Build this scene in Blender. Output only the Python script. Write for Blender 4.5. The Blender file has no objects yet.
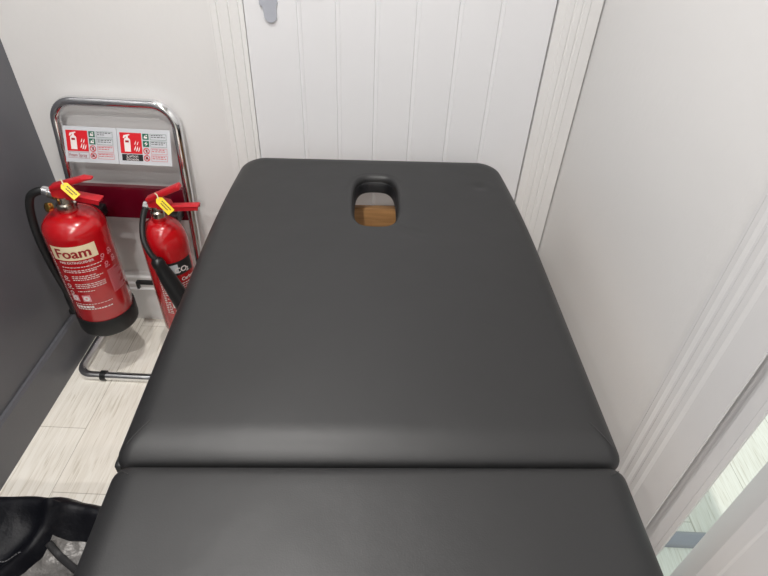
import bpy, bmesh, math, random
from mathutils import Vector, Matrix, noise
C = bpy.context.scene.collection
SC = bpy.context.scene
PI = math.pi
random.seed(7)

# ------------------------------------------------------------------ materials
def lin(c):
    return tuple(((v/255)/12.92 if v/255 <= .04045 else ((v/255+.055)/1.055)**2.4) for v in c)

def mat(name, rgb, rough=.5, metal=0., spec=.5, bump=None, coat=0., tint=None):
    m = bpy.data.materials.new(name); m.use_nodes = True
    nt = m.node_tree; b = nt.nodes['Principled BSDF']
    col = lin(rgb) + (1,)
    b.inputs['Base Color'].default_value = col
    b.inputs['Roughness'].default_value = rough
    b.inputs['Metallic'].default_value = metal
    b.inputs['Specular IOR Level'].default_value = spec
    b.inputs['Coat Weight'].default_value = coat
    tc = nt.nodes.new('ShaderNodeTexCoord')
    if tint:                                   # mild mottling: (scale, amount)
        n = nt.nodes.new('ShaderNodeTexNoise'); n.inputs['Scale'].default_value = tint[0]
        n.inputs['Detail'].default_value = 4
        nt.links.new(tc.outputs['Object'], n.inputs['Vector'])
        r = nt.nodes.new('ShaderNodeMapRange')
        r.inputs['To Min'].default_value = 1-tint[1]; r.inputs['To Max'].default_value = 1+tint[1]
        nt.links.new(n.outputs['Fac'], r.inputs['Value'])
        mx = nt.nodes.new('ShaderNodeVectorMath'); mx.operation = 'SCALE'
        mx.inputs[0].default_value = col[:3]
        nt.links.new(r.outputs['Result'], mx.inputs['Scale'])
        nt.links.new(mx.outputs['Vector'], b.inputs['Base Color'])
    if bump:                                   # list of (scale, distance)
        prev = None
        for sc_, dist in bump:
            n = nt.nodes.new('ShaderNodeTexNoise'); n.inputs['Scale'].default_value = sc_
            n.inputs['Detail'].default_value = 3
            nt.links.new(tc.outputs['Object'], n.inputs['Vector'])
            bp = nt.nodes.new('ShaderNodeBump'); bp.inputs['Distance'].default_value = dist
            bp.inputs['Strength'].default_value = 1
            nt.links.new(n.outputs['Fac'], bp.inputs['Height'])
            if prev: nt.links.new(prev.outputs['Normal'], bp.inputs['Normal'])
            prev = bp
        nt.links.new(prev.outputs['Normal'], b.inputs['Normal'])
    return m

M = {}
M['wall'] = mat('white_wall', (223,222,221), .45, bump=[(60,.0004)], tint=(3,.012))
M['trim'] = mat('white_trim', (226,225,224), .42, bump=[(90,.0003)])
M['door'] = mat('white_door', (226,226,228), .40, bump=[(40,.0002)])
M['upvc'] = mat('white_plastic', (219,218,218), .35)
M['ceiling'] = mat('ceiling_white', (236,234,230), .8, bump=[(80,.0004)])
M['grey'] = mat('grey_paint', (93,94,99), .38, bump=[(50,.0003)], tint=(2,.03))
M['black_leather'] = mat('black_leatherette', (29,29,30), .47, spec=.55, bump=[(420,.00012),(9,.0014)], tint=(5,.05))
M['lining'] = mat('black_lining', (9,9,13), .5, bump=[(300,.0003)])
M['black_thread'] = mat('thread', (52,52,52), .6, bump=[(900,.0002)])
M['black_rubber'] = mat('black_rubber', (24,25,26), .5, bump=[(200,.0002)])
M['black_plastic'] = mat('black_plastic', (20,21,23), .38, bump=[(150,.0002)])
M['red'] = mat('red_enamel', (178,13,22), .22, spec=.55, coat=.5, tint=(4,.03))
M['red_plastic'] = mat('red_plastic', (184,22,34), .35, tint=(20,.04))
M['red_panel'] = mat('dark_red_panel', (84,5,24), .16, spec=.6, coat=.6, tint=(3,.05))
M['chrome'] = mat('chrome', (236,237,239), .09, metal=1., tint=(8,.03))
M['plate'] = mat('grey_plate', (172,175,184), .4, tint=(30,.02))
M['steel'] = mat('satin_steel', (150,152,160), .35, metal=1., tint=(30,.05))
M['nickel'] = mat('nickel', (190,184,172), .25, metal=1., tint=(40,.08))
M['brass'] = mat('brass', (200,160,80), .25, metal=1., tint=(40,.08))
M['cream'] = mat('cream_label', (232,216,180), .45, tint=(30,.02))
M['white_ink'] = mat('white_ink', (232,224,222), .5, tint=(60,.03))
M['pink_ink'] = mat('pink_ink', (222,150,158), .5, tint=(60,.03))
M['dark_ink'] = mat('dark_ink', (28,30,32), .5, tint=(60,.03))
M['red_ink'] = mat('red_ink', (206,24,36), .45, tint=(60,.03))
M['darkred_ink'] = mat('dark_red_ink', (150,14,24), .45, tint=(60,.03))
M['green_ink'] = mat('green_ink', (20,96,74), .45, tint=(60,.03))
M['sign'] = mat('silver_sign', (206,209,214), .35, metal=.15, tint=(30,.02))
M['yellow'] = mat('yellow_tag', (236,206,16), .45, tint=(40,.03))
M['tie'] = mat('pale_tie', (216,208,170), .5, tint=(60,.03))
M['bag'] = mat('bag_nylon', (8,9,15), .5, spec=.22, bump=[(300,.0004),(28,.004)], tint=(8,.1))
M['mesh_grey'] = mat('grey_crinkle', (120,118,116), .38, metal=.25, bump=[(55,.006),(240,.0012)], tint=(24,.25))
M['stitch'] = mat('stitch_thread', (96,96,98), .7, tint=(60,.1))
M['strap'] = mat('strap_webbing', (22,22,24), .6, bump=[(500,.0005)])
M['glass_blue'] = mat('blue_grey_metal', (160,158,166), .3, metal=.3, tint=(20,.04))

def wood_mat(name, c1, c2, rough, axis_scale):
    m = bpy.data.materials.new(name); m.use_nodes = True
    nt = m.node_tree; b = nt.nodes['Principled BSDF']; b.inputs['Roughness'].default_value = rough
    tc = nt.nodes.new('ShaderNodeTexCoord'); mp = nt.nodes.new('ShaderNodeMapping')
    mp.inputs['Scale'].default_value = axis_scale
    nt.links.new(tc.outputs['Object'], mp.inputs['Vector'])
    n = nt.nodes.new('ShaderNodeTexNoise'); n.inputs['Scale'].default_value = 1; n.inputs['Detail'].default_value = 6
    n.inputs['Distortion'].default_value = .6
    nt.links.new(mp.outputs['Vector'], n.inputs['Vector'])
    r = nt.nodes.new('ShaderNodeValToRGB')
    r.color_ramp.elements[0].position = .3; r.color_ramp.elements[0].color = lin(c1)+(1,)
    r.color_ramp.elements[1].position = .7; r.color_ramp.elements[1].color = lin(c2)+(1,)
    nt.links.new(n.outputs['Fac'], r.inputs['Fac']); nt.links.new(r.outputs['Color'], b.inputs['Base Color'])
    return m
M['wood'] = wood_mat('brown_wood', (158,114,68), (190,142,90), .5, (8,90,90))

def floor_mat():
    m = bpy.data.materials.new('pale_plank_floor'); m.use_nodes = True
    nt = m.node_tree; b = nt.nodes['Principled BSDF']; b.inputs['Roughness'].default_value = .48
    L = nt.links.new
    tc = nt.nodes.new('ShaderNodeTexCoord'); sep = nt.nodes.new('ShaderNodeSeparateXYZ')
    L(tc.outputs['Object'], sep.inputs[0])
    ax = nt.nodes.new('ShaderNodeMath'); ax.inputs[1].default_value = .861+1.9+.19; L(sep.outputs['X'], ax.inputs[0])
    ay = nt.nodes.new('ShaderNodeMath'); ay.inputs[1].default_value = -.747+6.43+.0; L(sep.outputs['Y'], ay.inputs[0])
    cb = nt.nodes.new('ShaderNodeCombineXYZ'); L(ay.outputs[0], cb.inputs['X']); L(ax.outputs[0], cb.inputs['Y'])
    br = nt.nodes.new('ShaderNodeTexBrick')
    br.offset = .684; br.offset_frequency = 2; br.squash = 1
    br.inputs['Scale'].default_value = 1; br.inputs['Mortar Size'].default_value = .0011
    br.inputs['Mortar Smooth'].default_value = .1; br.inputs['Bias'].default_value = 0
    br.inputs['Brick Width'].default_value = .643; br.inputs['Row Height'].default_value = .19
    br.inputs['Color1'].default_value = lin((246,242,233))+(1,)
    br.inputs['Color2'].default_value = lin((242,237,227))+(1,)
    br.inputs['Mortar'].default_value = lin((196,189,177))+(1,)
    L(cb.outputs[0], br.inputs['Vector'])
    mp = nt.nodes.new('ShaderNodeMapping'); mp.inputs['Scale'].default_value = (70,5,1)
    L(tc.outputs['Object'], mp.inputs['Vector'])
    n = nt.nodes.new('ShaderNodeTexNoise'); n.inputs['Scale'].default_value = 1; n.inputs['Detail'].default_value = 7
    n.inputs['Distortion'].default_value = 1.6
    L(mp.outputs['Vector'], n.inputs['Vector'])
    r = nt.nodes.new('ShaderNodeValToRGB')
    r.color_ramp.elements[0].position = .34; r.color_ramp.elements[0].color = (.89,.875,.85,1)
    r.color_ramp.elements[1].position = .58; r.color_ramp.elements[1].color = (1,1,1,1)
    L(n.outputs['Fac'], r.inputs['Fac'])
    mx = nt.nodes.new('ShaderNodeVectorMath'); mx.operation = 'MULTIPLY'
    L(br.outputs['Color'], mx.inputs[0]); L(r.outputs['Color'], mx.inputs[1])
    mp2 = nt.nodes.new('ShaderNodeMapping'); mp2.inputs['Scale'].default_value = (210,9,1); L(tc.outputs['Object'], mp2.inputs['Vector'])
    n2 = nt.nodes.new('ShaderNodeTexNoise'); n2.inputs['Scale'].default_value = 1; n2.inputs['Detail'].default_value = 4; n2.inputs['Distortion'].default_value = .8
    L(mp2.outputs['Vector'], n2.inputs['Vector'])
    r2 = nt.nodes.new('ShaderNodeValToRGB')
    r2.color_ramp.elements[0].position = .33; r2.color_ramp.elements[0].color = (.80,.78,.74,1)
    r2.color_ramp.elements[1].position = .43; r2.color_ramp.elements[1].color = (1,1,1,1)
    L(n2.outputs['Fac'], r2.inputs['Fac'])
    mx2 = nt.nodes.new('ShaderNodeVectorMath'); mx2.operation = 'MULTIPLY'
    L(mx.outputs['Vector'], mx2.inputs[0]); L(r2.outputs['Color'], mx2.inputs[1])
    L(mx2.outputs['Vector'], b.inputs['Base Color'])
    bp = nt.nodes.new('ShaderNodeBump'); bp.inputs['Distance'].default_value = .0006
    L(n.outputs['Fac'], bp.inputs['Height']); L(bp.outputs['Normal'], b.inputs['Normal'])
    return m
M['floor'] = floor_mat()

# ------------------------------------------------------------------ mesh helpers
def finish(bm):
    bmesh.ops.recalc_face_normals(bm, faces=bm.faces[:])

def obj(name, bm, mats, parent=None, local=False, smooth=True, angle=35, recalc=True):
    if recalc: finish(bm)
    if parent is not None and not local:       # geometry written in world space
        r = parent
        while r.parent: r = r.parent
        mw = Matrix.Translation(r.location) @ Matrix.Rotation(r.rotation_euler.z, 4, 'Z')
        bm.transform(mw.inverted())
    me = bpy.data.meshes.new(name); bm.to_mesh(me); bm.free()
    for m in (mats if isinstance(mats, (list, tuple)) else [mats]): me.materials.append(m)
    if smooth:
        for p in me.polygons: p.use_smooth = True
        me.set_sharp_from_angle(angle=math.radians(angle))
    o = bpy.data.objects.new(name, me); C.objects.link(o)
    if parent is not None: o.parent = parent
    return o

def thing(name, label, cat, loc, rz=0, group=None):
    o = bpy.data.objects.new(name, None); C.objects.link(o)
    o.empty_display_size = .05; o.location = loc; o.rotation_euler = (0,0,rz)
    o['label'] = label; o['category'] = cat
    if group: o['group'] = group
    return o

def struct(name, bm, m, **k):
    o = obj(name, bm, m, **k); o['kind'] = 'structure'; return o

def box(bm, x0, x1, y0, y1, z0, z1, bev=0, mi=0):
    before = set(bm.faces)
    v = [bm.verts.new((x,y,z)) for x in (x0,x1) for y in (y0,y1) for z in (z0,z1)]
    fs = [bm.faces.new([v[i] for i in q]) for q in ((0,1,3,2),(4,6,7,5),(0,4,5,1),(2,3,7,6),(0,2,6,4),(1,5,7,3))]
    if bev:
        es = list({e for f in fs for e in f.edges})
        bmesh.ops.bevel(bm, geom=es, offset=bev, segments=3, profile=.5, affect='EDGES')
    for f in set(bm.faces)-before: f.material_index = mi

def obox(bm, a, b, w, t, up=Vector((0,0,1)), bev=0, mi=0, taper=1.):
    """a bar from a to b, w wide (sideways), t thick (along up)"""
    a, b = Vector(a), Vector(b); d = (b-a); L = d.length; d.normalize()
    s = d.cross(Vector(up)).normalized(); u = s.cross(d).normalized()
    before = set(bm.faces); vs = []
    for p, k in ((a,1),(b,taper)):
        for i in (-1,1):
            for j in (-1,1): vs.append(bm.verts.new(p + s*(i*w*k/2) + u*(j*t*k/2)))
    fs = [bm.faces.new([vs[i] for i in q]) for q in ((0,1,3,2),(4,6,7,5),(0,4,5,1),(2,3,7,6),(0,2,6,4),(1,5,7,3))]
    if bev:
        bmesh.ops.bevel(bm, geom=list({e for f in fs for e in f.edges}), offset=bev, segments=3, profile=.5, affect='EDGES')
    for f in set(bm.faces)-before: f.material_index = mi

def prism(bm, poly, z0, z1, axis='z', mi=0):
    def P(a, b, c): return (a,b,c) if axis=='z' else ((c,a,b) if axis=='x' else (a,c,b))
    lo = [bm.verts.new(P(a,b,z0)) for a,b in poly]; hi = [bm.verts.new(P(a,b,z1)) for a,b in poly]
    n = len(poly); fs = [bm.faces.new(lo[::-1]), bm.faces.new(hi)]
    for i in range(n): fs.append(bm.faces.new((lo[i], lo[(i+1)%n], hi[(i+1)%n], hi[i])))
    for f in fs: f.material_index = mi

def smooth_path(pts, n=8):
    pts = [Vector(p) for p in pts]; out = []
    for i in range(len(pts)-1):
        p0 = pts[max(i-1,0)]; p1 = pts[i]; p2 = pts[i+1]; p3 = pts[min(i+2,len(pts)-1)]
        for k in range(n):
            t = k/n
            out.append(.5*((2*p1)+(p2-p0)*t+(2*p0-5*p1+4*p2-p3)*t*t+(3*p1-p0-3*p2+p3)*t**3))
    out.append(pts[-1]); return out

def fillet_path(pts, rad, seg=10, closed=False):
    """polyline with rounded corners"""
    pts = [Vector(p) for p in pts]; out = []; n = len(pts)
    for i in range(n):
        if not closed and i in (0, n-1): out.append(pts[i]); continue
        p = pts[i]; a = pts[i-1]-p; b = pts[(i+1)%n]-p
        r = rad[i] if isinstance(rad, (list,tuple)) else rad
        if r <= 0: out.append(p); continue
        ua, ub = a.normalized(), b.normalized(); ang = ua.angle(ub)
        t = min(r/math.tan(ang/2), a.length*.49, b.length*.49); rr = t*math.tan(ang/2)
        c = p + (ua+ub).normalized()*(rr/math.sin(ang/2))
        s, e = p+ua*t-c, p+ub*t-c
        tot = s.angle(e); ax = s.cross(e).normalized()
        for k in range(seg+1):
            out.append(c + (Matrix.Rotation(tot*k/seg, 3, ax) @ s))
    return out

def tube(bm, pts, r, n=14, closed=False, caps=True, mi=0, flat=1.):
    pts = [Vector(p) for p in pts]; m = len(pts); rings = []
    rs = r if isinstance(r, (list,tuple)) else [r]*m
    def tang(i):
        if closed: return (pts[(i+1)%m]-pts[i-1]).normalized()
        return (pts[min(i+1,m-1)]-pts[max(i-1,0)]).normalized()
    t = tang(0); u = t.orthogonal().normalized()
    for i in range(m):
        t2 = tang(i); q = t.rotation_difference(t2); u = (q @ u); u = (u - t2*u.dot(t2)).normalized(); t = t2
        w = t.cross(u)
        rings.append([bm.verts.new(pts[i] + (u*math.cos(2*PI*k/n) + w*math.sin(2*PI*k/n)*flat)*rs[i]) for k in range(n)])
    for i in range(m if closed else m-1):
        a, b = rings[i], rings[(i+1)%m]; off = 0
        if closed and i == m-1:
            off = min(range(n), key=lambda k: (b[k].co-a[0].co).length)
        for k in range(n):
            bm.faces.new((a[k], a[(k+1)%n], b[(k+1+off)%n], b[(k+off)%n])).material_index = mi
    if caps and not closed:
        bm.faces.new(rings[0][::-1]).material_index = mi; bm.faces.new(rings[-1]).material_index = mi

def lathe(bm, prof, c=(0,0,0), n=48, axis=None, mi=0):
    """prof = [(r,h)], spun about an axis through c (default z)"""
    c = Vector(c); ax = Vector(axis).normalized() if axis else Vector((0,0,1))
    u = ax.orthogonal().normalized() if axis else Vector((1,0,0)); w = ax.cross(u)
    rings = []
    for r, h in prof:
        if r < 1e-6: rings.append([bm.verts.new(c+ax*h)])
        else: rings.append([bm.verts.new(c+ax*h+(u*math.cos(2*PI*k/n)+w*math.sin(2*PI*k/n))*r) for k in range(n)])
    for a, b in zip(rings, rings[1:]):
        for k in range(n):
            k2 = (k+1)%n
            if len(a) == 1 and len(b) == 1: continue
            if len(a) == 1: f = bm.faces.new((a[0], b[k2], b[k]))
            elif len(b) == 1: f = bm.faces.new((a[k], a[k2], b[0]))
            else: f = bm.faces.new((a[k], a[k2], b[k2], b[k]))
            f.material_index = mi
    for rg, fl in ((rings[0], True), (rings[-1], False)):
        if len(rg) > 1: bm.faces.new(rg[::-1] if fl else rg).material_index = mi

def text_geo(s, size, bold=0., squeeze=1., align='LEFT'):
    cu = bpy.data.curves.new('lettering', 'FONT'); cu.body = s; cu.size = size; cu.offset = bold
    cu.align_x = align; cu.resolution_u = 3; cu.fill_mode = 'BOTH'
    o = bpy.data.objects.new('lettering', cu); C.objects.link(o)
    dg = bpy.context.evaluated_depsgraph_get(); dg.update()
    me = bpy.data.meshes.new_from_object(o.evaluated_get(dg))
    vs = [(v.co.x*squeeze, v.co.y) for v in me.vertices]; fs = [tuple(p.vertices) for p in me.polygons]
    bpy.data.objects.remove(o); bpy.data.curves.remove(cu); bpy.data.meshes.remove(me)
    return vs, fs

class Plate:
    """flat or cylindrical surface to print on: maps (u,v) metres to 3-D, lifted by h"""
    def __init__(s, o=None, ux=None, uy=None, cyl=None):
        s.cyl = cyl
        if not cyl:
            s.o, s.ux, s.uy = Vector(o), Vector(ux).normalized(), Vector(uy).normalized(); s.n = s.ux.cross(s.uy)
    def __call__(s, u, v, h):
        if s.cyl:
            cx, cy, r, th0, z0 = s.cyl; th = th0 + u/r
            return Vector((cx+(r+h)*math.sin(th), cy-(r+h)*math.cos(th), z0+v))
        return s.o + s.ux*u + s.uy*v + s.n*h

def print_text(bm, pl, s, u, v, size, h=.0008, mi=0, **k):
    vs, fs = text_geo(s, size, **k)
    nv = [bm.verts.new(pl(u+a, v+b, h)) for a,b in vs]
    for f in fs:
        try: bm.faces.new([nv[i] for i in f]).material_index = mi
        except ValueError: pass

def print_rect(bm, pl, u0, u1, v0, v1, h=.0006, mi=0, n=None):
    n = n or (max(1, int(abs(u1-u0)/.006)) if pl.cyl else 1)
    lo = [bm.verts.new(pl(u0+(u1-u0)*i/n, v0, h)) for i in range(n+1)]
    hi = [bm.verts.new(pl(u0+(u1-u0)*i/n, v1, h)) for i in range(n+1)]
    for i in range(n): bm.faces.new((lo[i], lo[i+1], hi[i+1], hi[i])).material_index = mi

def print_poly(bm, pl, pts, h=.0008, mi=0):
    bm.faces.new([bm.verts.new(pl(a,b,h)) for a,b in pts]).material_index = mi

def print_frame(bm, pl, u0, u1, v0, v1, t, h=.0008, mi=0):
    for a in ((u0,u1,v0,v0+t),(u0,u1,v1-t,v1),(u0,u0+t,v0,v1),(u1-t,u1,v0,v1)): print_rect(bm, pl, *a, h=h, mi=mi)

def print_ring(bm, pl, cu, cv, r0, r1, h=.0008, mi=0, n=28):
    a = [bm.verts.new(pl(cu+r0*math.cos(2*PI*k/n), cv+r0*math.sin(2*PI*k/n), h)) for k in range(n)]
    b = [bm.verts.new(pl(cu+r1*math.cos(2*PI*k/n), cv+r1*math.sin(2*PI*k/n), h)) for k in range(n)]
    for k in range(n): bm.faces.new((a[k], b[k], b[(k+1)%n], a[(k+1)%n])).material_index = mi

def print_lines(bm, pl, u0, u1, vtop, rows, pitch, hgt, h=.0008, mi=0, seed=1, fill=.85):
    """rows of small print too fine to read: broken dashes"""
    rnd = random.Random(seed)
    for r in range(rows):
        u = u0; v = vtop-r*pitch; end = u0+(u1-u0)*(1 if rnd.random() < .6 else rnd.uniform(.5,.95))
        while u < end-.002:
            w = min(rnd.uniform(.003,.010), end-u)
            print_rect(bm, pl, u, u+w*fill, v-hgt, v, h=h, mi=mi); u += w+.0012

# ------------------------------------------------------------------ the setting
XL, XR, YB, YF, ZC = -1.01, .491, 1.45, -2.2, 2.4
bm = bmesh.new(); box(bm, XL-.1, 3.2, YF-.1, 4.2, -.05, 0); struct('floor', bm, M['floor'], smooth=False)
bm = bmesh.new(); box(bm, XL-.1, XR+.12, YF-.1, YB+.15, ZC, ZC+.06); struct('ceiling', bm, M['ceiling'], smooth=False)
bm = bmesh.new(); box(bm, XL-.08, XL, YF, YB+.1, 0, ZC); struct('wall_left', bm, M['grey'], smooth=False)
bm = bmesh.new(); prism(bm, [(XL,0),(XL+.014,0),(XL+.014,.138),(XL+.009,.147),(XL,.147)], YF, YB, 'y')
struct('baseboard_left', bm, M['grey'], angle=20)
bm = bmesh.new(); box(bm, XL-.08, XR+.1, YF-.08, YF, 0, ZC); struct('wall_front', bm, M['wall'], smooth=False)
# far wall with the door recess
DX0, DX1, DH = -.3735, .3825, 2.0
bm = bmesh.new()
box(bm, XL, DX0, YB, YB+.07, 0, ZC); box(bm, DX1, XR+.06, YB, YB+.07, 0, ZC); box(bm, DX0, DX1, YB, YB+.07, DH+.01, ZC)
box(bm, XL, XR+.06, YB+.07, YB+.12, 0, ZC)
struct('wall_back', bm, M['wall'], smooth=False)
bm = bmesh.new()
prism(bm, [(YB,0),(YB-.022,0),(YB-.022,.138),(YB-.015,.143),(YB-.0165,.150),(YB-.0165,.158),(YB-.010,.163),(YB-.0115,.170),(YB-.0115,.182),(YB-.005,.187),(YB-.005,.200),(YB,.206)], XL+.014, -.458, 'x')
struct('baseboard_back', bm, M['trim'], angle=20)
# panelled door: grooved profile across x
yd = YB-.005
prof = [(DX0+.0010, yd)]
for gx in (-.2395,-.1445,-.0465,.0525,.1555,.2545):
    prof += [(gx-.0065,yd),(gx-.0040,yd+.0036),(gx+.0035,yd+.0020),(gx+.0065,yd)]
prof += [(DX1-.0034, yd),(DX1-.0034, yd+.04),(DX0+.0010, yd+.04)]
bm = bmesh.new(); prism(bm, prof, .006, DH)
door1 = struct('door_1', bm, M['door'], angle=20)
# lock plate and lever on the door (only its lower tip is in the photo)
bm = bmesh.new()
o_ = []
for k in range(13): a = PI+PI*k/12; o_.append((-.3085+.0155*math.cos(a), 1.032+.0155*math.sin(a)))
o_ += [(-.293,1.055),(-.2895,1.058),(-.2895,1.23),(-.3335,1.23),(-.3335,1.056),(-.326,1.052)]
prism(bm, o_, YB-.010, YB-.002, 'y')
pl_ = obj('lock_plate', bm, M['plate'], door1, angle=30); pl_['label'] = 'plain grey lock plate'
bm = bmesh.new(); tube(bm, fillet_path([(-.3115,YB-.004,1.19),(-.3115,YB-.05,1.19),(-.19,YB-.052,1.19)], .018), .0095)
obj('door_handle', bm, M['steel'], door1)
# reeded trim round the far door
def reeded(xs, base, top):
    """profile points (x, y) for ridges at xs=[(x0,x1)...]"""
    pts = []
    for a, b in xs: pts += [(a, base),(a+.002, top),(b-.002, top),(b, base)]
    return pts
bm = bmesh.new()
pts = [(-.459,YB+.001),(-.459,YB-.010)]+reeded([(-.455,-.437),(-.434,-.409),(-.406,-.384)], YB-.010, YB-.0145)+[(-.380,YB-.010),(-.3738,YB-.010),(-.3738,YB+.001)]
prism(bm, pts, 0, DH+.08); struct('trim_1', bm, M['trim'], angle=15)
bm = bmesh.new()
pts = [(.3828,YB+.001),(.3828,YB-.012),(.402,YB-.012)]+reeded([(.4035,.421),(.4235,.440),(.4425,.459)], YB-.0122, YB-.0142)+[(.461,YB-.012),(.4870,YB-.012),(.4870,YB+.001)]
prism(bm, pts, 0, DH+.08); struct('trim_2', bm, M['trim'], angle=15)
bm = bmesh.new(); box(bm, -.3738, .3828, YB-.012, YB+.001, DH+.003, DH+.08); struct('trim_3', bm, M['trim'], smooth=False)
# right wall with the doorway
OY0, OY1 = -.42, .56
bm = bmesh.new()
box(bm, XR, XR+.06, OY1, YB+.07, 0, ZC); box(bm, XR, XR+.06, YF, OY0, 0, ZC); box(bm, XR, XR+.06, OY0, OY1, 2.05, ZC)
struct('wall_right', bm, M['wall'], smooth=False)
# far door lining of the doorway: reeded face, seal groove, then the reveal
def rd(a, b): return [(XR-.006,a),(XR-.0092,a-.006),(XR-.0092,b+.007),(XR-.006,b)]
bm = bmesh.new()
pts = [(XR+.0005,.640),(XR-.006,.637)]+rd(.630,.606)+rd(.602,.578)+rd(.574,.550)+[(XR-.006,.544),(XR-.006,.4905),(XR-.0035,.4905),(XR-.0035,.498),(XR+.010,.512),(XR+.029,.540),(XR+.029,.562),(XR+.0005,.562)]
prism(bm, pts, 0, 2.05); prism(bm, [(.500,.4535),(.4992,.4620),(.500,.4640),(.500,.489),(.5025,.490),(.5025,.516),(.515,.548),(.5515,.548),(.5515,.503),(.505,.4595),(.5035,.4535)], 0, 2.05); struct('trim_4', bm, M['upvc'], angle=15)
bm = bmesh.new(); box(bm, XR-.008, XR+.06, OY0, .502, 1.985, 2.052); struct('trim_5', bm, M['upvc'], smooth=False)
# near leaf, its closing edge sloped back
bm = bmesh.new()
pts = [(.5005,OY0+.012),(.5005,.352),(.4990,.356),(.4990,.378),(.5025,.385),(.534,.4375),(.538,.4375),(.545,.430),(.545,OY0+.012)]
prism(bm, pts, .014, 1.983); door2 = struct('door_2', bm, M['upvc'], angle=20)
bm = bmesh.new(); prism(bm, [(XR-.004,OY0-.07),(XR+.0605,OY0-.07),(XR+.0605,OY0+.008),(XR-.004,OY0+.008)], 0, 2.05); struct('trim_6', bm, M['upvc'], smooth=False)
# strip lying on the floor beyond the doorway
bm = bmesh.new(); prism(bm, [(.676,.0),(.678,.008),(.684,.015),(.692,.019),(.702,.019),(.710,.015),(.716,.008),(.718,.0)], .60, 1.9, 'x')
o = obj('threshold_strip', bm, M['glass_blue'], angle=50)
o['label'] = 'blue-grey metal threshold strip on the pale floor seen through the narrow door gap'; o['category'] = 'threshold'

# ------------------------------------------------------------------ treatment table
TZ = .70
tb = thing('massage_table', 'black padded folding massage table with an oval face hole, filling the middle', 'massage table', (-.003,.4395,0), math.radians(2.85))
def rrect(hx, y0, y1, rads, ins, insn=None, taper=None, insf=None, n_c=14):
    """rounded rectangle inset by ins; rads = corner radii (far right, far left, near left, near right)"""
    x0, x1, a, b = -hx+ins, hx-ins, y0+(ins if insn is None else insn), y1-(ins if insf is None else insf); out = []
    cs = [((x1,b),0,rads[0]),((x0,b),PI/2,rads[1]),((x0,a),PI,rads[2]),((x1,a),1.5*PI,rads[3])]
    arcs = []
    for (px,py), st, r in cs:
        r = max(r-ins*.6, .012); cx = px-r if px > 0 else px+r; cy = py-r if st < PI else py+r
        arcs.append([(cx+r*math.cos(st+PI/2*k/n_c), cy+r*math.sin(st+PI/2*k/n_c)) for k in range(n_c+1)])
    for i in range(4):
        A = arcs[i]; B = arcs[(i+1)%4][0]; out += A
        n = 44 if i in (0,2) else 60
        for k in range(1, n): out.append((A[-1][0]+(B[0]-A[-1][0])*k/n, A[-1][1]+(B[1]-A[-1][1])*k/n))
    if taper: out = [(x*taper(y), y) for x, y in out]
    return out
def wob(x, y):
    return .0011*noise.noise(Vector((x*6,y*6,.3)))+.0005*noise.noise(Vector((x*17,y*17,4.3)))
def cushion(bm, y0, y1, rads, hole=None, disp=None, fa=.042, fb=.032, fn=None, HW=.36, taper=None, lining=None, ff=None):
    T = .056; rings = []
    for ins, z in ((.030,-T-.001),(.010,-T),(.002,-T+.006)): rings.append([(x,y,z) for x,y in rrect(HW,y0,y1,rads,ins,None,taper)])
    for k in range(11):
        t = PI/2*k/10; ins = fa*(1-math.cos(t)); z = -fb+fb*math.sin(t)
        rings.append([(x,y,z) for x,y in rrect(HW,y0,y1,rads,ins,ins*(fn/fa if fn else 1),taper,ins*(ff/fa if ff else 1))])
    base = rings[-1]; cx, cy, hw, hl = hole if hole else (0,(y0+y1)/2,.05,.05)
    def hole_pt(x, y, grow):
        a = math.atan2(y-cy, x-cx); w, l = hw+grow, hl+grow; p = 3.2
        r = (abs(math.cos(a)/w)**p+abs(math.sin(a)/l)**p)**(-1/p)
        return cx+r*math.cos(a), cy+r*math.sin(a)
    gr = .011; n = 34
    for k in range(1, n+1):
        t = k/n; t = t**.9; ring = []
        for x, y, z in base:
            hx_, hy_ = hole_pt(x, y, gr); X, Y = x+(hx_-x)*t, y+(hy_-y)*t
            e = min(1, 8*t); zz = wob(X, Y)*e
            if disp: zz += disp(X, Y)*e
            if hole: zz -= .0012*math.exp(-((1-t)/.05)**2)
            ring.append((X, Y, zz))
        rings.append(ring)
    if hole:
        for k in range(1, 9):
            a = PI/2*k/8; g = gr*(1-math.sin(a)); dz = -.015*(1-math.cos(a))
            rings.append([hole_pt(x,y,g)+(dz-.0012,) for x,y,z in base])
        rings.append([hole_pt(x,y,-.0005)+(-.019,) for x,y,z in base])
        rings.append([hole_pt(x,y,0)+(-.044,) for x,y,z in base])
        if lining is not None:
            la = [[lining.verts.new((x_,y_,z_+TZ)) for x_,y_,z_ in r] for r in ([hole_pt(x,y,-.0006)+(-.0175,) for x,y,z in base],[hole_pt(x,y,-.0022)+(-.019,) for x,y,z in base],[hole_pt(x,y,-.0022)+(-.047,) for x,y,z in base],[hole_pt(x,y,-.0004)+(-.047,) for x,y,z in base])]
            for A, B in zip(la, la[1:]):
                for k in range(len(base)): lining.faces.new((A[k], A[(k+1)%len(base)], B[(k+1)%len(base)], B[k]))
    vr = [[bm.verts.new((x,y,z+TZ)) for x,y,z in r] for r in rings]; N = len(base)
    for a, b in zip(vr, vr[1:]):
        for k in range(N): bm.faces.new((a[k], a[(k+1)%N], b[(k+1)%N], b[k]))
    if hole:
        for k in range(N): bm.faces.new((vr[-1][k], vr[-1][(k+1)%N], vr[0][(k+1)%N], vr[0][k]))
    else:
        c = bm.verts.new((cx,cy,TZ+wob(cx,cy)))
        for k in range(N): bm.faces.new((vr[-1][k], vr[-1][(k+1)%N], c))
        bm.faces.new(vr[0][::-1])
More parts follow.
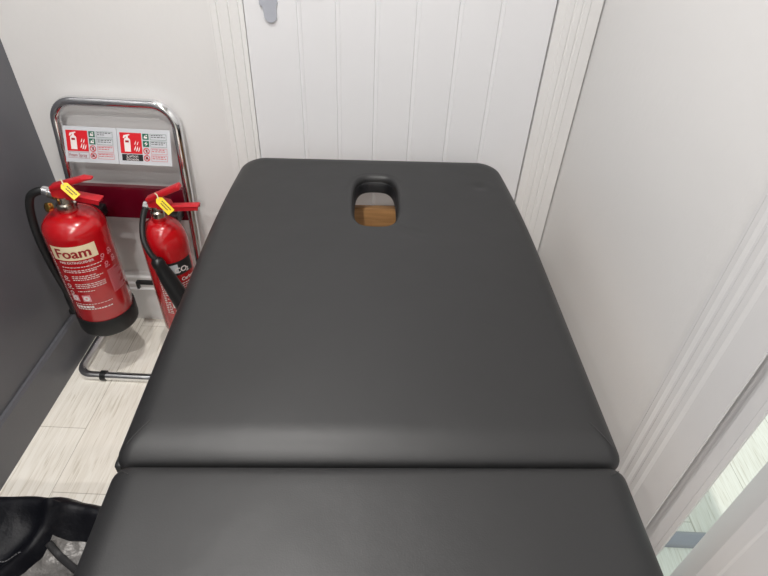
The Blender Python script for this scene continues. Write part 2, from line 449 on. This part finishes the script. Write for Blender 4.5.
def gauss_line(x, y, ax, ay, bx, by, w, amp):
    dx, dy = bx-ax, by-ay; L2 = dx*dx+dy*dy; t = max(0,min(1,((x-ax)*dx+(y-ay)*dy)/L2))
    d2 = (x-ax-t*dx)**2+(y-ay-t*dy)**2
    return amp*math.exp(-d2/(w*w))*math.sin(PI*min(1,max(0,t*.8+.1)))
HL = .953
def head_disp(x, y):
    z = gauss_line(x,y,.262,.790,.292,.796,.010,-.0045)              # small dent near the far corner
    z += gauss_line(x,y,.297,.808,.303,.785,.007,.003)
    z += gauss_line(x,y,  .06,.60,.115,.575,.007,-.003)+gauss_line(x,y,.05,.585,.12,.55,.008,-.0022)   # creases below the hole
    z += gauss_line(x,y,.10,.075,.34,.135,.016,.0035)                # soft fold by the near right corner
    return z
bm = bmesh.new(); ln = bmesh.new(); cushion(bm, .002, HL, (.060,.060,.022,.022), hole=(.008,.721,.0535,.113), disp=head_disp, fn=.062, HW=.371, taper=lambda y: 1-.062*max(0,(y-.50)/.445)**2, lining=ln)
hs = obj('head_cushion', bm, M['black_leather'], tb, local=True, angle=50)
obj('face_hole_lining', ln, M['lining'], hs, local=True, angle=50)
bm = bmesh.new(); cushion(bm, -.95, -.002, (.022,.022,.06,.06), fa=.040, fb=.028, fn=None, HW=.3645, ff=.024)
fs_ = obj('foot_cushion', bm, M['black_leather'], tb, local=True, angle=50)
# corner seams in the upholstery
def corner_seam(par, sx, ys, zs, f, fn, hw, fb, top):
    bm = bmesh.new(); P = []
    for k in range(11):
        u = .36+top*k/10                        # share of the rolled edge already crossed
        t = math.acos(max(0,1-u)) if u < 1 else PI/2
        P.append((sx*(hw-u*f), ys+u*fn*zs, TZ-fb+fb*math.sin(t)+.0003))
    tube(bm, P, .0006, 8); obj('corner_seam', bm, M['black_thread'], par, local=True)
for sx in (-1,1): corner_seam(hs, sx, .006, 1, .042, .062, .371, .032, .62); corner_seam(fs_, sx, -.006, -1, .040, .024, .3645, .028, .40)
# wooden panels under the pads, hinge, side rails
for y0, y1 in ((.03,.90),(-.90,-.03)):
    for s in (-1,1):
        bm = bmesh.new(); box(bm, s*.315-.010, s*.315+.010, y0, y1, TZ-.135, TZ-.0575, .003)
        obj('side_rail', bm, M['wood'], tb, local=True)
for s in (-1,1):
    bm = bmesh.new()
    box(bm, s*.318-.014, s*.318+.014, -.036, .036, TZ-.118, TZ-.100, .003); tube(bm, [(s*.318-.016,0,TZ-.098),(s*.318+.016,0,TZ-.098)], .007)
    obj('hinge', bm, M['steel'], tb, local=True)
bm = bmesh.new(); box(bm, -.374, -.360, .006, .030, TZ-.053, TZ-.030, .005); obj('corner_tab', bm, M['black_rubber'], tb, local=True)
bm = bmesh.new(); box(bm, -.367, -.352, -.085, -.055, TZ-.05, TZ-.030, .004); obj('corner_tab', bm, M['black_rubber'], tb, local=True)
for y, dy in ((.80,.06),(-.80,-.06)):
    for s in (-1,1):
        bm = bmesh.new(); obox(bm, (s*.290,y,TZ-.07), (s*.290,y+dy,.012), .03, .045, up=(0,1,0), bev=.004)
        lg = obj('leg', bm, M['wood'], tb, local=True)
        bm = bmesh.new(); lathe(bm, [(.0,0),(.022,0),(.024,.006),(.022,.03),(.0,.03)], (s*.290,y+dy,0), 20)
        obj('rubber_foot', bm, M['black_rubber'], lg, local=True)
bm = bmesh.new(); box(bm, -.274, .274, .868, .888, .452, .582, .003); obj('crossbar', bm, M['wood'], tb, local=True)
bm = bmesh.new(); box(bm, -.274, .274, -.888, -.868, .455, .588, .003); obj('crossbar', bm, M['wood'], tb, local=True)
for s in (-1,1):                                    # brackets that tie the crossbar to the legs
    bm = bmesh.new(); box(bm, s*.262-.014, s*.262+.014, .80, .870, .50, .56, .003); obj('bracket', bm, M['steel'], tb, local=True)

# ------------------------------------------------------------------ extinguisher stand
st = thing('extinguisher_stand', 'chrome tubular fire extinguisher stand against the white wall with two instruction signs', 'stand', (-.77,1.27,0))
def sy(z): return 1.345+.094*z
RT = .0135
P = [(-.955,1.14,RT),(-.60,1.14,RT),(-.590,sy(.0)-.0,RT),(-.585,sy(.806),.806),(-.930,sy(.806),.806),(-.966,sy(0)-.0,RT)]
P[0] = (-.968,1.142,RT); P[1] = (-.588,1.142,RT)
P = [(-.968,1.142,RT),(-.600,1.142,RT),(-.600,sy(0)+.02,RT),(-.588,sy(.804),.804),(-.916,sy(.804),.804),(-.968,sy(0)+.02,RT)]
path = fillet_path(P, [.045,.045,.05,.062,.062,.05], 12, closed=True)
bm = bmesh.new(); tube(bm, path, RT, 18, closed=True); obj('frame', bm, M['chrome'], st, angle=80)
for x in (-.885,-.665):
    bm = bmesh.new(); tube(bm, [(x-.008,1.142,RT+.001),(x+.008,1.142,RT+.001)], RT+.003, 18); obj('rubber_foot', bm, M['black_rubber'], st)
bm = bmesh.new()
prism(bm, [(sy(.47)-.024,.475),(sy(.47)-.014,.469),(sy(.57)-.012,.568),(sy(.57)-.014,.576),(sy(.57)-.030,.576),(sy(.57)-.032,.570)], -.952, -.592, 'x')
pan = obj('mounting_panel', bm, M['red_panel'], st, angle=40); pan['label'] = 'glossy dark red mounting panel'
bm = bmesh.new(); box(bm, -.812, -.596, sy(.23)-.010, sy(.23)+.006, .220, .230, .002); box(bm, -.813, -.805, sy(.23)-.008, sy(.23)+.004, .200, .226, .001)
obj('crossbar', bm, M['black_rubber'], st)
for x, yb in ((-.849,1.308),(-.622,1.316)):
    bm = bmesh.new(); box(bm, x-.02, x+.02, yb, sy(.50)-.022, .49, .52, .003); obj('hook', bm, M['black_plastic'], st)
# instruction signs
def sign(u0, w, left):
    zb, zt = .654, .742
    tilt = Vector((0,.42,1)).normalized()
    H_ = (zt-zb)/tilt.z
    o0 = Vector((u0, sy(zt)-.017-.42*(zt-zb), zb)); pl = Plate(o0, (1,0,0), tilt)
    bm = bmesh.new()
    n = pl.n; vs = []
    for h in (-.003, 0):
        for a, b in ((0,0),(w,0),(w,H_),(0,H_)): vs.append(bm.verts.new(pl(a,b,h)))
    for q in ((3,2,1,0),(4,5,6,7),(0,1,5,4),(1,2,6,5),(2,3,7,6),(3,0,4,7)): bm.faces.new([vs[i] for i in q])
    s = obj('instruction_sign', bm, M['sign'], st, smooth=False)
    s['label'] = 'silver foam spray instruction sign' if left else 'silver carbon dioxide instruction sign'
    U = lambda f: f*w
    V = lambda f: H_*(1-f)
    # red pictogram square: extinguisher and flames
    bm = bmesh.new(); print_rect(bm, pl, U(.05), U(.455), V(.69), V(.11), .0005, 0)
    bx, by = U(.185), V(.64); bw, bh = U(.058), H_*.32
    pts = [(bx-bw,by),(bx+bw,by),(bx+bw,by+bh)]+[(bx+bw*math.cos(a), by+bh+bw*.8*math.sin(a)) for a in [PI*k/8 for k in range(1,8)]]+[(bx-bw,by+bh)]
    print_poly(bm, pl, pts, .0010, 1)
    print_rect(bm, pl, bx-bw*.35, bx+bw*.35, by+bh+bw*.6, by+bh+bw*1.5, .0010, 1)
    top = by+bh+bw*1.4
    print_poly(bm, pl, [(bx-bw*1.3,top-.006),(bx-bw*1.0,top+.001),(bx+bw*.9,top+.0045),(bx+bw*.9,top+.0015),(bx-bw*.4,top-.0018),(bx-bw*.9,top-.007)], .0011, 1)
    print_rect(bm, pl, bx-bw*.6, bx+bw*.55, by+bh*.80, by+bh*.98, .0014, 2)
    for k, (fx, fy, s1) in enumerate(((.30,.60,1),(.335,.63,1.1),(.375,.635,1),(.315,.44,.8),(.36,.45,.8))):
        c = U(fx); d = V(fy); q = .0058*s1
        print_poly(bm, pl, [(c,d),(c+q*.55,d+q*.2),(c+q*1.0,d+q*1.3),(c+q*1.1,d+q*2.4),(c+q*.55,d+q*1.5)], .0010, 1)
    o = obj('pictogram', bm, [M['red_ink'], M['white_ink'], M['darkred_ink']], s, smooth=False, recalc=False)
    # name strip
    bm = bmesh.new()
    if left:
        print_frame(bm, pl, U(.06), U(.455), V(.885), V(.715), .0006, .0006, 0)
        print_text(bm, pl, 'Foam Spray', U(.075), V(.845), .0125, .0010, 0, squeeze=.83)
        obj('name_strip', bm, [M['darkred_ink']], s, smooth=False, recalc=False)
    else:
        print_rect(bm, pl, U(.065), U(.46), V(.895), V(.71), .0005, 0)
        print_text(bm, pl, 'Carbon', U(.2625), V(.795), .0105, .0010, 1, align='CENTER')
        print_text(bm, pl, 'Dioxide', U(.2625), V(.882), .0105, .0010, 1, align='CENTER')
        obj('name_strip', bm, [M['dark_ink'], M['white_ink']], s, smooth=False, recalc=False)
    # four rows of icon + boxed small print
    bm = bmesh.new()
    for r in range(4):
        va, vb = V(.12+.2*r+.165), V(.12+.2*r); cu, cv, q = U(.535), (va+vb)/2, U(.058)
        ink = 0 if r < 2 else 1
        if r < 2:
            print_rect(bm, pl, cu-q, cu+q, va, vb, .0005, 0)
            if r == 1 and not left:
                print_poly(bm, pl, [(cu-q*.2,cv-q*.7),(cu+q*.7,cv+q*.1),(cu+q*.15,cv+q*.1),(cu+q*.3,cv+q*.8),(cu-q*.6,cv-q*.05),(cu,cv-q*.05)], .0010, 2)
            else:
                print_poly(bm, pl, [(cu-q*.6,cv-q*.5),(cu+q*.5,cv-q*.6),(cu+q*.6,cv+q*.1),(cu+q*.1,cv-q*.1),(cu-q*.3,cv+q*.5)], .0010, 2)
                print_rect(bm, pl, cu+q*.1, cu+q*.6, cv+q*.25, cv+q*.6, .0010, 2)
        else:
            print_ring(bm, pl, cu, cv, q*.78, q*1.02, .0008, 1)
            if left: print_poly(bm, pl, [(cu-q*.65,cv+q*.5),(cu-q*.5,cv+q*.65),(cu+q*.65,cv-q*.5),(cu+q*.5,cv-q*.65)], .0012, 1)
            else: print_poly(bm, pl, [(cu-q*.65,cv+q*.5),(cu-q*.5,cv+q*.65),(cu+q*.65,cv-q*.5),(cu+q*.5,cv-q*.65)], .0012, 1)
            if r == 3: print_poly(bm, pl, [(cu-q*.5,cv-q*.35),(cu+q*.5,cv-q*.35),(cu+q*.2,cv+q*.45),(cu-q*.2,cv+q*.45)], .0010, 3)
            else: print_rect(bm, pl, cu-q*.15, cu+q*.3, cv-q*.45, cv+q*.45, .0010, 3)
        print_frame(bm, pl, U(.62), U(.925), va, vb, .0007, .0006, 0 if r < 2 else 1)
        print_lines(bm, pl, U(.64), U(.90), vb-.0025, 2 if r != 1 or not left else 2, .0050, .0018, .0008, 3 if r < 2 else 1, seed=r+10*left)
    obj('instruction_rows', bm, [M['green_ink'], M['red_ink'], M['white_ink'], M['dark_ink']], s, smooth=False, recalc=False)
sign(-.896, .146, True); sign(-.7485, .146, False)

# ------------------------------------------------------------------ extinguishers
def tag_part(parent, p_top, p_tag, p_end, face):
    """yellow seal tag on a pale loop, from the lever down to p_end"""
    a, b = Vector(p_tag), Vector(p_end); f = Vector(face).normalized(); d = (b-a).normalized(); w = f.cross(d).normalized()
    n = d.cross(w)
    bm = bmesh.new(); L = (b-a).length; hw = .0105
    o2 = [(0,-.35),(.14,-1),(1,-1),(1,1),(.14,1),(0,.35)]
    lo = [bm.verts.new(a+d*(u*L)+w*(v*hw)) for u,v in o2]; hi = [bm.verts.new(a+d*(u*L)+w*(v*hw)+n*.0014) for u,v in o2]
    bm.faces.new(lo[::-1]); bm.faces.new(hi)
    for i in range(6): bm.faces.new((lo[i],lo[(i+1)%6],hi[(i+1)%6],hi[i]))
    sg = 1 if n.dot(f) > 0 else -1
    pl = Plate(a, d, f.cross(d))
    for v, u0, u1 in ((.0022,.25,.9),(-.0042,.3,.78)):
        x = u0*L
        while x < u1*L:
            print_rect(bm, pl, x, min(x+.0042,u1*L), v, v+.0026, .0020, 1); x += .0052
    t = obj('seal_tag', bm, [M['yellow'], M['dark_ink']], parent, smooth=False, recalc=False); t['label'] = 'yellow plastic seal tag'
    bm = bmesh.new(); p = Vector(p_top); m = (p+a)/2+n*.004
    tube(bm, smooth_path([p, m+w*.003, a+d*.004+n*.003], 6), .0016, 8); obj('tie', bm, M['tie'], t)

# --- foam
FX, FY, FR = -.849, 1.225, .0805
fe = thing('fire_extinguisher', 'large red foam fire extinguisher with black base and hose, left on the chrome stand', 'fire extinguisher', (FX,FY,.185), 0)
bm = bmesh.new()
prof = [(0,.195),(.070,.195),(FR-.003,.203),(FR,.213),(FR,.530)]
for k in range(1,15):
    a = PI/2*k/14; prof.append((.024+(FR-.024)*math.cos(a), .530+.052*math.sin(a)))
prof += [(.024,.592),(0,.592)]
lathe(bm, prof, (FX,FY,0), 72); body = obj('cylinder', bm, M['red'], fe, angle=50)
bm = bmesh.new(); lathe(bm, [(0,.185),(.073,.185),(.0825,.192),(.0845,.200),(.0845,.247),(.0825,.250),(.0806,.250),(.0806,.201),(0,.201)], (FX,FY,0), 72)
obj('base_cup', bm, M['black_rubber'], fe, angle=40)
# printed label
bm = bmesh.new(); T0 = math.radians(15); pl = Plate(cyl=(FX,FY,FR,T0,0))
zl = .492
print_rect(bm, pl, -.060, .058, zl-.018, zl+.026, .0006, 0)
for k, (du, dv) in enumerate(((-.0012,0),(0,.0007),(.0012,0),(0,-.0007),(-.0006,.0004),(.0006,-.0004))):
    print_text(bm, pl, 'Foam', -.049+du, zl-.010+dv, .0425, .0012+.00002*k, 1, squeeze=.97)
print_text(bm, pl, 'FIRE EXTINGUISHER', -.046, zl-.029, .0098, .0010, 2, squeeze=1.0, bold=.0001)
print_lines(bm, pl, -.045, .060, zl-.040, 1, .004, .0022, .0009, 2, 3)
print_lines(bm, pl, -.046, .054, zl-.051, 2, .0058, .0024, .0009, 2, 4)
for r, (a0, n) in enumerate(((.071,3),(.099,3),(.124,1))):
    print_lines(bm, pl, -.028, .052, zl-a0, n, .0062, .0024, .0009, 2, 20+r)
    print_ring(bm, pl, -.048, zl-a0-.008, .004, .006, .0009, 2, 16); print_lines(bm, pl, -.056, -.036, zl-a0-.017, 1, .004, .002, .0009, 2, 30+r)
for u in (-.044, -.012):
    print_rect(bm, pl, u-.011, u+.011, zl-.163, zl-.140, .0006, 3)
    print_ring(bm, pl, u, zl-.1515, .0035, .0085, .0010, 2, 20)
print_lines(bm, pl, -.052, .052, zl-.172, 1, .004, .0020, .0009, 2, 41)
print_lines(bm, pl, -.052, .050, zl-.179, 1, .004, .0075, .0009, 2, 42, fill=.95)
print_lines(bm, pl, -.050, .048, zl-.189, 1, .004, .0040, .0009, 2, 43)
print_lines(bm, pl, -.072, -.064, zl-.0, 30, .0062, .0030, .0009, 2, 44)
obj('label', bm, [M['cream'], M['darkred_ink'], M['white_ink'], M['pink_ink']], body, smooth=False, recalc=False)['label'] = 'cream Foam label with small white print'
bm = bmesh.new(); pl2 = Plate(cyl=(FX,FY,FR,math.radians(62),0))
for u, v in ((.0,.0),(.024,.006),(.004,-.028),(.030,-.022)):
    print_ring(bm, pl2, u, zl-.026+v, .0035, .0055, .0009, 0, 16); print_lines(bm, pl2, u-.007, u+.009, zl-.032+v, 2, .0045, .0026, .0009, 0, int(u*1000)+70)
print_lines(bm, pl2, -.002, .048, zl-.078, 13, .0062, .0028, .0009, 0, 77)
obj('side_print', bm, [M['pink_ink']], body, smooth=False, recalc=False)
# valve
bm = bmesh.new(); lathe(bm, [(0,.586),(.024,.586),(.025,.592),(.025,.606),(.020,.610),(.019,.628),(0,.628)], (FX,FY,0), 28)
tube(bm, [(FX+.005,FY,.616),(FX-.036,FY,.632)], .0115, 16); obj('valve', bm, M['nickel'], fe, angle=40)
bm = bmesh.new(); lathe(bm, [(0,0),(.0115,0),(.0125,.002),(.0125,.012),(.010,.014),(0,.014)], (FX-.024,FY-.026,.607), 24, axis=(-.5,-.8,.3))
obj('pressure_gauge', bm, M['brass'], fe, angle=40)
bm = bmesh.new(); tube(bm, [(FX-.020,FY,.632),(FX-.050,FY,.640)], [.0105,.0105], 18); tube(bm, [(FX-.034,FY,.636),(FX-.047,FY,.6395)], .0125, 18)
obj('hose_coupling', bm, M['chrome'], fe, angle=40)
bm = bmesh.new()
hp = smooth_path([(FX-.046,FY,.639),(FX-.062,FY-.004,.638),(FX-.083,FY-.008,.623),(FX-.096,FY-.012,.582),(FX-.101,FY-.018,.51),(FX-.098,FY-.020,.42),(FX-.094,FY-.014,.33),(FX-.0945,FY-.006,.272)], 10)
tube(bm, hp, .0105, 16); obj('hose', bm, M['black_rubber'], fe)
bm = bmesh.new(); lathe(bm, [(0,0),(.009,0),(.013,.008),(.0125,.07),(.0105,.075),(0,.075)], (FX-.0975,FY-.004,.215), 20)
obj('nozzle', bm, M['black_plastic'], fe, angle=40)
bm = bmesh.new(); box(bm, FX-.113, FX-.079, FY-.016, FY+.010, .212, .230, .004); obj('nozzle_clip', bm, M['black_rubber'], fe)
# head housing, lever and carry handle
bm = bmesh.new()
prism(bm, [(FX-.020,.630),(FX+.022,.622),(FX+.034,.632),(FX+.028,.650),(FX-.006,.662),(FX-.022,.650)], FY-.014, FY+.014, 'y')
obj('head_housing', bm, M['red_plastic'], fe, angle=30)
bm = bmesh.new()
obox(bm, (FX-.020,FY-.002,.652), (FX+.076,FY-.002,.684), .030, .013, bev=.004, taper=.85); obox(bm, (FX+.070,FY-.002,.6825), (FX+.096,FY-.002,.685), .025, .011, bev=.004, taper=.6)
obj('lever', bm, M['red_plastic'], fe)
bm = bmesh.new()
obox(bm, (FX+.016,FY,.636), (FX+.100,FY,.622), .028, .006, bev=.002); obox(bm, (FX+.012,FY-.012,.632), (FX+.096,FY-.012,.617), .004, .014, bev=.001); obox(bm, (FX+.012,FY+.012,.632), (FX+.096,FY+.012,.617), .004, .014, bev=.001)
obj('carry_handle', bm, M['red_plastic'], fe)
tag_part(fe, (FX+.020,FY-.018,.684), (FX+.027,FY-.026,.677), (FX+.059,FY-.034,.645), (.45,-.75,.55))

# --- carbon dioxide
CX, CY, CR = -.622, 1.248, .063
ce = thing('fire_extinguisher', 'slim red carbon dioxide fire extinguisher with black horn, half hidden behind the table', 'fire extinguisher', (CX,CY,.13), 0)
bm = bmesh.new(); prof = [(0,.130),(.050,.130),(CR-.004,.137),(CR,.150),(CR,.445)]
for k in range(1,15):
    a = PI/2*k/14; prof.append((.019+(CR-.019)*math.cos(a), .445+.075*math.sin(a)))
prof += [(.019,.532),(0,.532)]
lathe(bm, prof, (CX,CY,0), 64); body = obj('cylinder', bm, M['red'], ce, angle=50)
bm = bmesh.new(); pl = Plate(cyl=(CX,CY,CR,math.radians(40),0)); zl = .405
print_rect(bm, pl, -.038, .046, zl-.036, zl+.010, .0006, 0)
print_rect(bm, pl, -.030, .000, zl-.028, zl+.002, .0009, 2)
print_text(bm, pl, 'CO', -.012, zl-.027, .024, .0014, 1, bold=.0006); print_text(bm, pl, '2', .021, zl-.031, .018, .0014, 1, bold=.0006)
print_text(bm, pl, 'Carbon', .002, zl-.058, .016, .0012, 1, bold=.0003, squeeze=.9)
print_lines(bm, pl, -.036, .046, zl-.066, 8, .0075, .0028, .0009, 1, 51)
print_lines(bm, pl, -.060, -.042, zl+.0, 26, .0068, .003, .0009, 1, 52)
for u in (-.03,-.004,.022):
    print_rect(bm, pl, u-.010, u+.010, zl-.152, zl-.130, .0006, 1); print_ring(bm, pl, u, zl-.141, .003, .0075, .0010, 3, 18)
print_lines(bm, pl, -.036, .046, zl-.162, 7, .0075, .003, .0009, 1, 53)
obj('label', bm, [M['dark_ink'], M['white_ink'], M['sign'], M['red_ink']], body, smooth=False, recalc=False)['label'] = 'black label with white print'
bm = bmesh.new(); lathe(bm, [(0,.528),(.017,.528),(.018,.534),(.018,.548),(.014,.552),(.014,.566),(0,.566)], (CX,CY,0), 24)
tube(bm, [(CX+.004,CY,.556),(CX-.022,CY-.004,.566)], .0095, 16); obj('valve', bm, M['nickel'], ce, angle=40)
bm = bmesh.new(); tube(bm, [(CX-.018,CY-.004,.565),(CX-.030,CY-.005,.568)], .0115, 14); obj('hose_coupling', bm, M['chrome'], ce, angle=40)
bm = bmesh.new()
hp = smooth_path([(CX-.020,CY-.006,.568),(CX-.028,CY-.018,.553),(CX-.031,CY-.040,.525),(CX-.026,CY-.064,.497),(CX-.012,CY-.079,.468),(CX+.003,CY-.0838,.446)], 8)
tube(bm, hp, .0078, 14); obj('hose', bm, M['black_rubber'], ce)
bm = bmesh.new(); a = Vector((CX+.004,CY-.084,.444)); b = Vector((CX+.070,CY-.100,.262)); d = (b-a).normalized(); L = (b-a).length
lathe(bm, [(0,-.006),(.011,-.006),(.0165,.000),(.0185,.014),(.0170,.018),(.0185,.030),(.0225,.06),(.0265,L*.75),(.0305,L),(.0275,L),(.020,L*.7),(0,L*.6)], a, 28, axis=d)
obj('horn', bm, M['black_plastic'], ce, angle=40)
bm = bmesh.new()
prism(bm, [(CX-.014,.566),(CX+.026,.558),(CX+.046,.562),(CX+.040,.580),(CX+.000,.592),(CX-.016,.584)], CY-.012, CY+.012, 'y')
obj('head_housing', bm, M['red_plastic'], ce, angle=30)
bm = bmesh.new(); obox(bm, (CX-.017,CY-.002,.584), (CX+.078,CY-.002,.630), .026, .014, bev=.004); obj('lever', bm, M['red_plastic'], ce)
bm = bmesh.new(); obox(bm, (CX+.030,CY,.566), (CX+.118,CY,.573), .024, .006, bev=.002); obox(bm, (CX+.028,CY-.010,.561), (CX+.116,CY-.010,.569), .004, .013, bev=.001); obox(bm, (CX+.028,CY+.010,.561), (CX+.116,CY+.010,.569), .004, .013, bev=.001)
obj('carry_handle', bm, M['red_plastic'], ce)
tag_part(ce, (CX+.014,CY-.016,.612), (CX+.021,CY-.024,.603), (CX+.053,CY-.032,.566), (.4,-.75,.55))

for o in ce.children: o.location.z = 0
ce.location.z += .030
# ------------------------------------------------------------------ bag on the floor, lower left
bag = thing('bag', 'shiny black soft bag with a crinkled grey pocket on the floor, left of the table', 'bag', (-.70,.36,0))
BX0, BX1, BY0, BY1 = -.985, -.455, .10, .615
def bag_h(x, y):
    u = (x-(BX0+BX1)/2)/((BX1-BX0)/2); v = (y-(BY0+BY1)/2)/((BY1-BY0)/2)
    e = max(0, 1-max(abs(u),abs(v))**6); base = .304*e**.30
    crest = .045*math.exp(-((y-(.556-.10*max(0,x+.66)))/.030)**2)*(e**.3)
    dip = -.055*math.exp(-((y-.47)/.05)**2-((x+.60)/.10)**2)
    fold = .012*noise.noise(Vector((x*9,y*14,1.7)))+.006*noise.noise(Vector((x*26,y*22,5.1)))
    ridge = .03*math.exp(-((x+.665-.25*(y-.45))/.022)**2)*(1 if y < .55 else .4)
    drop = -.03*max(0,(x+.62)/.17)
    return max(.003, base+(crest+dip+fold+ridge+drop)*min(1,e*4))
def grid_surface(bm, f, x0, x1, y0, y1, nx, ny, mi=0):
    g = [[bm.verts.new(f(x0+(x1-x0)*i/nx, y0+(y1-y0)*j/ny)) for j in range(ny+1)] for i in range(nx+1)]
    for i in range(nx):
        for j in range(ny): bm.faces.new((g[i][j],g[i+1][j],g[i+1][j+1],g[i][j+1])).material_index = mi
    return g
bm = bmesh.new(); nx, ny = 96, 96
def bag_pt(x, y):
    cx, cy = (BX0+BX1)/2, (BY0+BY1)/2; u, v = (x-cx)/((BX1-BX0)/2), (y-cy)/((BY1-BY0)/2)
    return (cx+(x-cx)*(1-.16*v**6), cy+(y-cy)*(1-.10*u**6), bag_h(x, y))
g = grid_surface(bm, bag_pt, BX0, BX1, BY0, BY1, nx, ny)
rim = [g[i][0] for i in range(nx+1)]+[g[nx][j] for j in range(1,ny+1)]+[g[i][ny] for i in range(nx-1,-1,-1)]+[g[0][j] for j in range(ny-1,0,-1)]
lo = [bm.verts.new((v.co.x,v.co.y,0)) for v in rim]
for i in range(len(rim)):
    j = (i+1)%len(rim); bm.faces.new((rim[i],lo[i],lo[j],rim[j]))
bm.faces.new(lo)
obj('body', bm, M['bag'], bag, angle=80)
bm = bmesh.new()
def pk(x, y): return (x, y, bag_h(x,y)+.0035+.004*noise.noise(Vector((x*60,y*60,2.))))
g = grid_surface(bm, lambda x,y: pk(x+.10*(y-.5)*1.6, y), -.634, -.50, .35, .501, 44, 44)
ex = bmesh.ops.extrude_face_region(bm, geom=bm.faces[:]); bmesh.ops.translate(bm, vec=(0,0,-.0025), verts=[v for v in ex['geom'] if isinstance(v, bmesh.types.BMVert)])
obj('pocket', bm, M['mesh_grey'], bag, angle=80)['label'] = 'crinkled silver-grey pocket'
bm = bmesh.new()
sp = smooth_path([(x, y, bag_h(x,y)+.010) for x,y in ((-.636,.486),(-.618,.474),(-.598,.462),(-.578,.450),(-.556,.440))], 8)
tube(bm, sp, .0072, 12, flat=.4); obj('strap', bm, M['strap'], bag)
bm = bmesh.new()
for k in range(22):
    x = -.80+.006*k; y = .458+.012*math.sin(k*.3); tube(bm, [(x,y,bag_h(x,y)+.0012),(x+.004,y+.001,bag_h(x+.004,y+.001)+.0012)], .0011, 6)
obj('stitching', bm, M['stitch'], bag)['label'] = 'pale stitched seam'

# ------------------------------------------------------------------ light
def lamp(x, y, e, r=.024, col=(1,.975,.945)):
    d = bpy.data.lights.new('downlight', 'AREA'); d.shape = 'DISK'; d.size = r*2; d.energy = e; d.color = col; d.spread = math.radians(170)
    o = bpy.data.objects.new('downlight_lamp', d); C.objects.link(o); o.location = (x,y,ZC-.012)
    t = thing('ceiling_downlight', 'round white recessed downlight in the ceiling, above the photo', 'ceiling light', (x,y,ZC), 0, 'ceiling downlights')
    bm = bmesh.new(); lathe(bm, [(r+.003,-.010),(r+.020,-.006),(r+.022,0),(r+.003,0)], (x,y,ZC), 32); 
    obj('trim_ring', bm, M['upvc'], t)
for x, y, e in ((-.32,.82,11.5),(-.32,-.05,11.5),(-.80,.35,4.),(-.30,-.85,10.),(-.30,-1.6,9.)): lamp(x, y, e)
w = bpy.data.worlds.new('world'); SC.world = w; w.use_nodes = True
bg = w.node_tree.nodes['Background']; bg.inputs['Color'].default_value = (.84,.985,.97,1); bg.inputs['Strength'].default_value = .66
s = bpy.data.lights.new('sun', 'SUN'); s.energy = .9; s.angle = math.radians(.6); s.color = (1,.98,.94)
so = bpy.data.objects.new('sun', s); C.objects.link(so)
# edge of the sunlit patch lies at x=.943: thrown by the roof edge at x=XR+.12, z=ZC+.06
so.rotation_euler = (0, -math.atan2(.943-(XR+.12), ZC+.06), 0)

# ------------------------------------------------------------------ camera
F = 545.
cd = bpy.data.cameras.new('camera'); cam = bpy.data.objects.new('camera', cd); C.objects.link(cam); SC.camera = cam
cd.sensor_fit = 'HORIZONTAL'; cd.sensor_width = 36; cd.lens = F/768*36; cd.clip_start = .01
down = Vector((353-384, 945-288, F)).normalized()             # image of the vertical direction
f_ = Vector((0,0,1)); f_ = (f_-down*f_.dot(down)).normalized(); r_ = down.cross(f_)
R = Matrix((r_, f_, -down))                                   # camera (x right, y down, z forward) -> world
R = R @ Matrix(((1,0,0),(0,-1,0),(0,0,-1)))
cam.matrix_world = Matrix.Translation((0,0,1.38)) @ R.to_4x4()

SC.view_settings.view_transform = 'Standard'; SC.view_settings.look = 'None'
SC.view_settings.gamma = 1; SC.view_settings.exposure = .32; SC.view_settings.use_curve_mapping = False
SC.cycles.use_denoising = True
SC.cycles.max_bounces = 10; SC.cycles.diffuse_bounces = 6
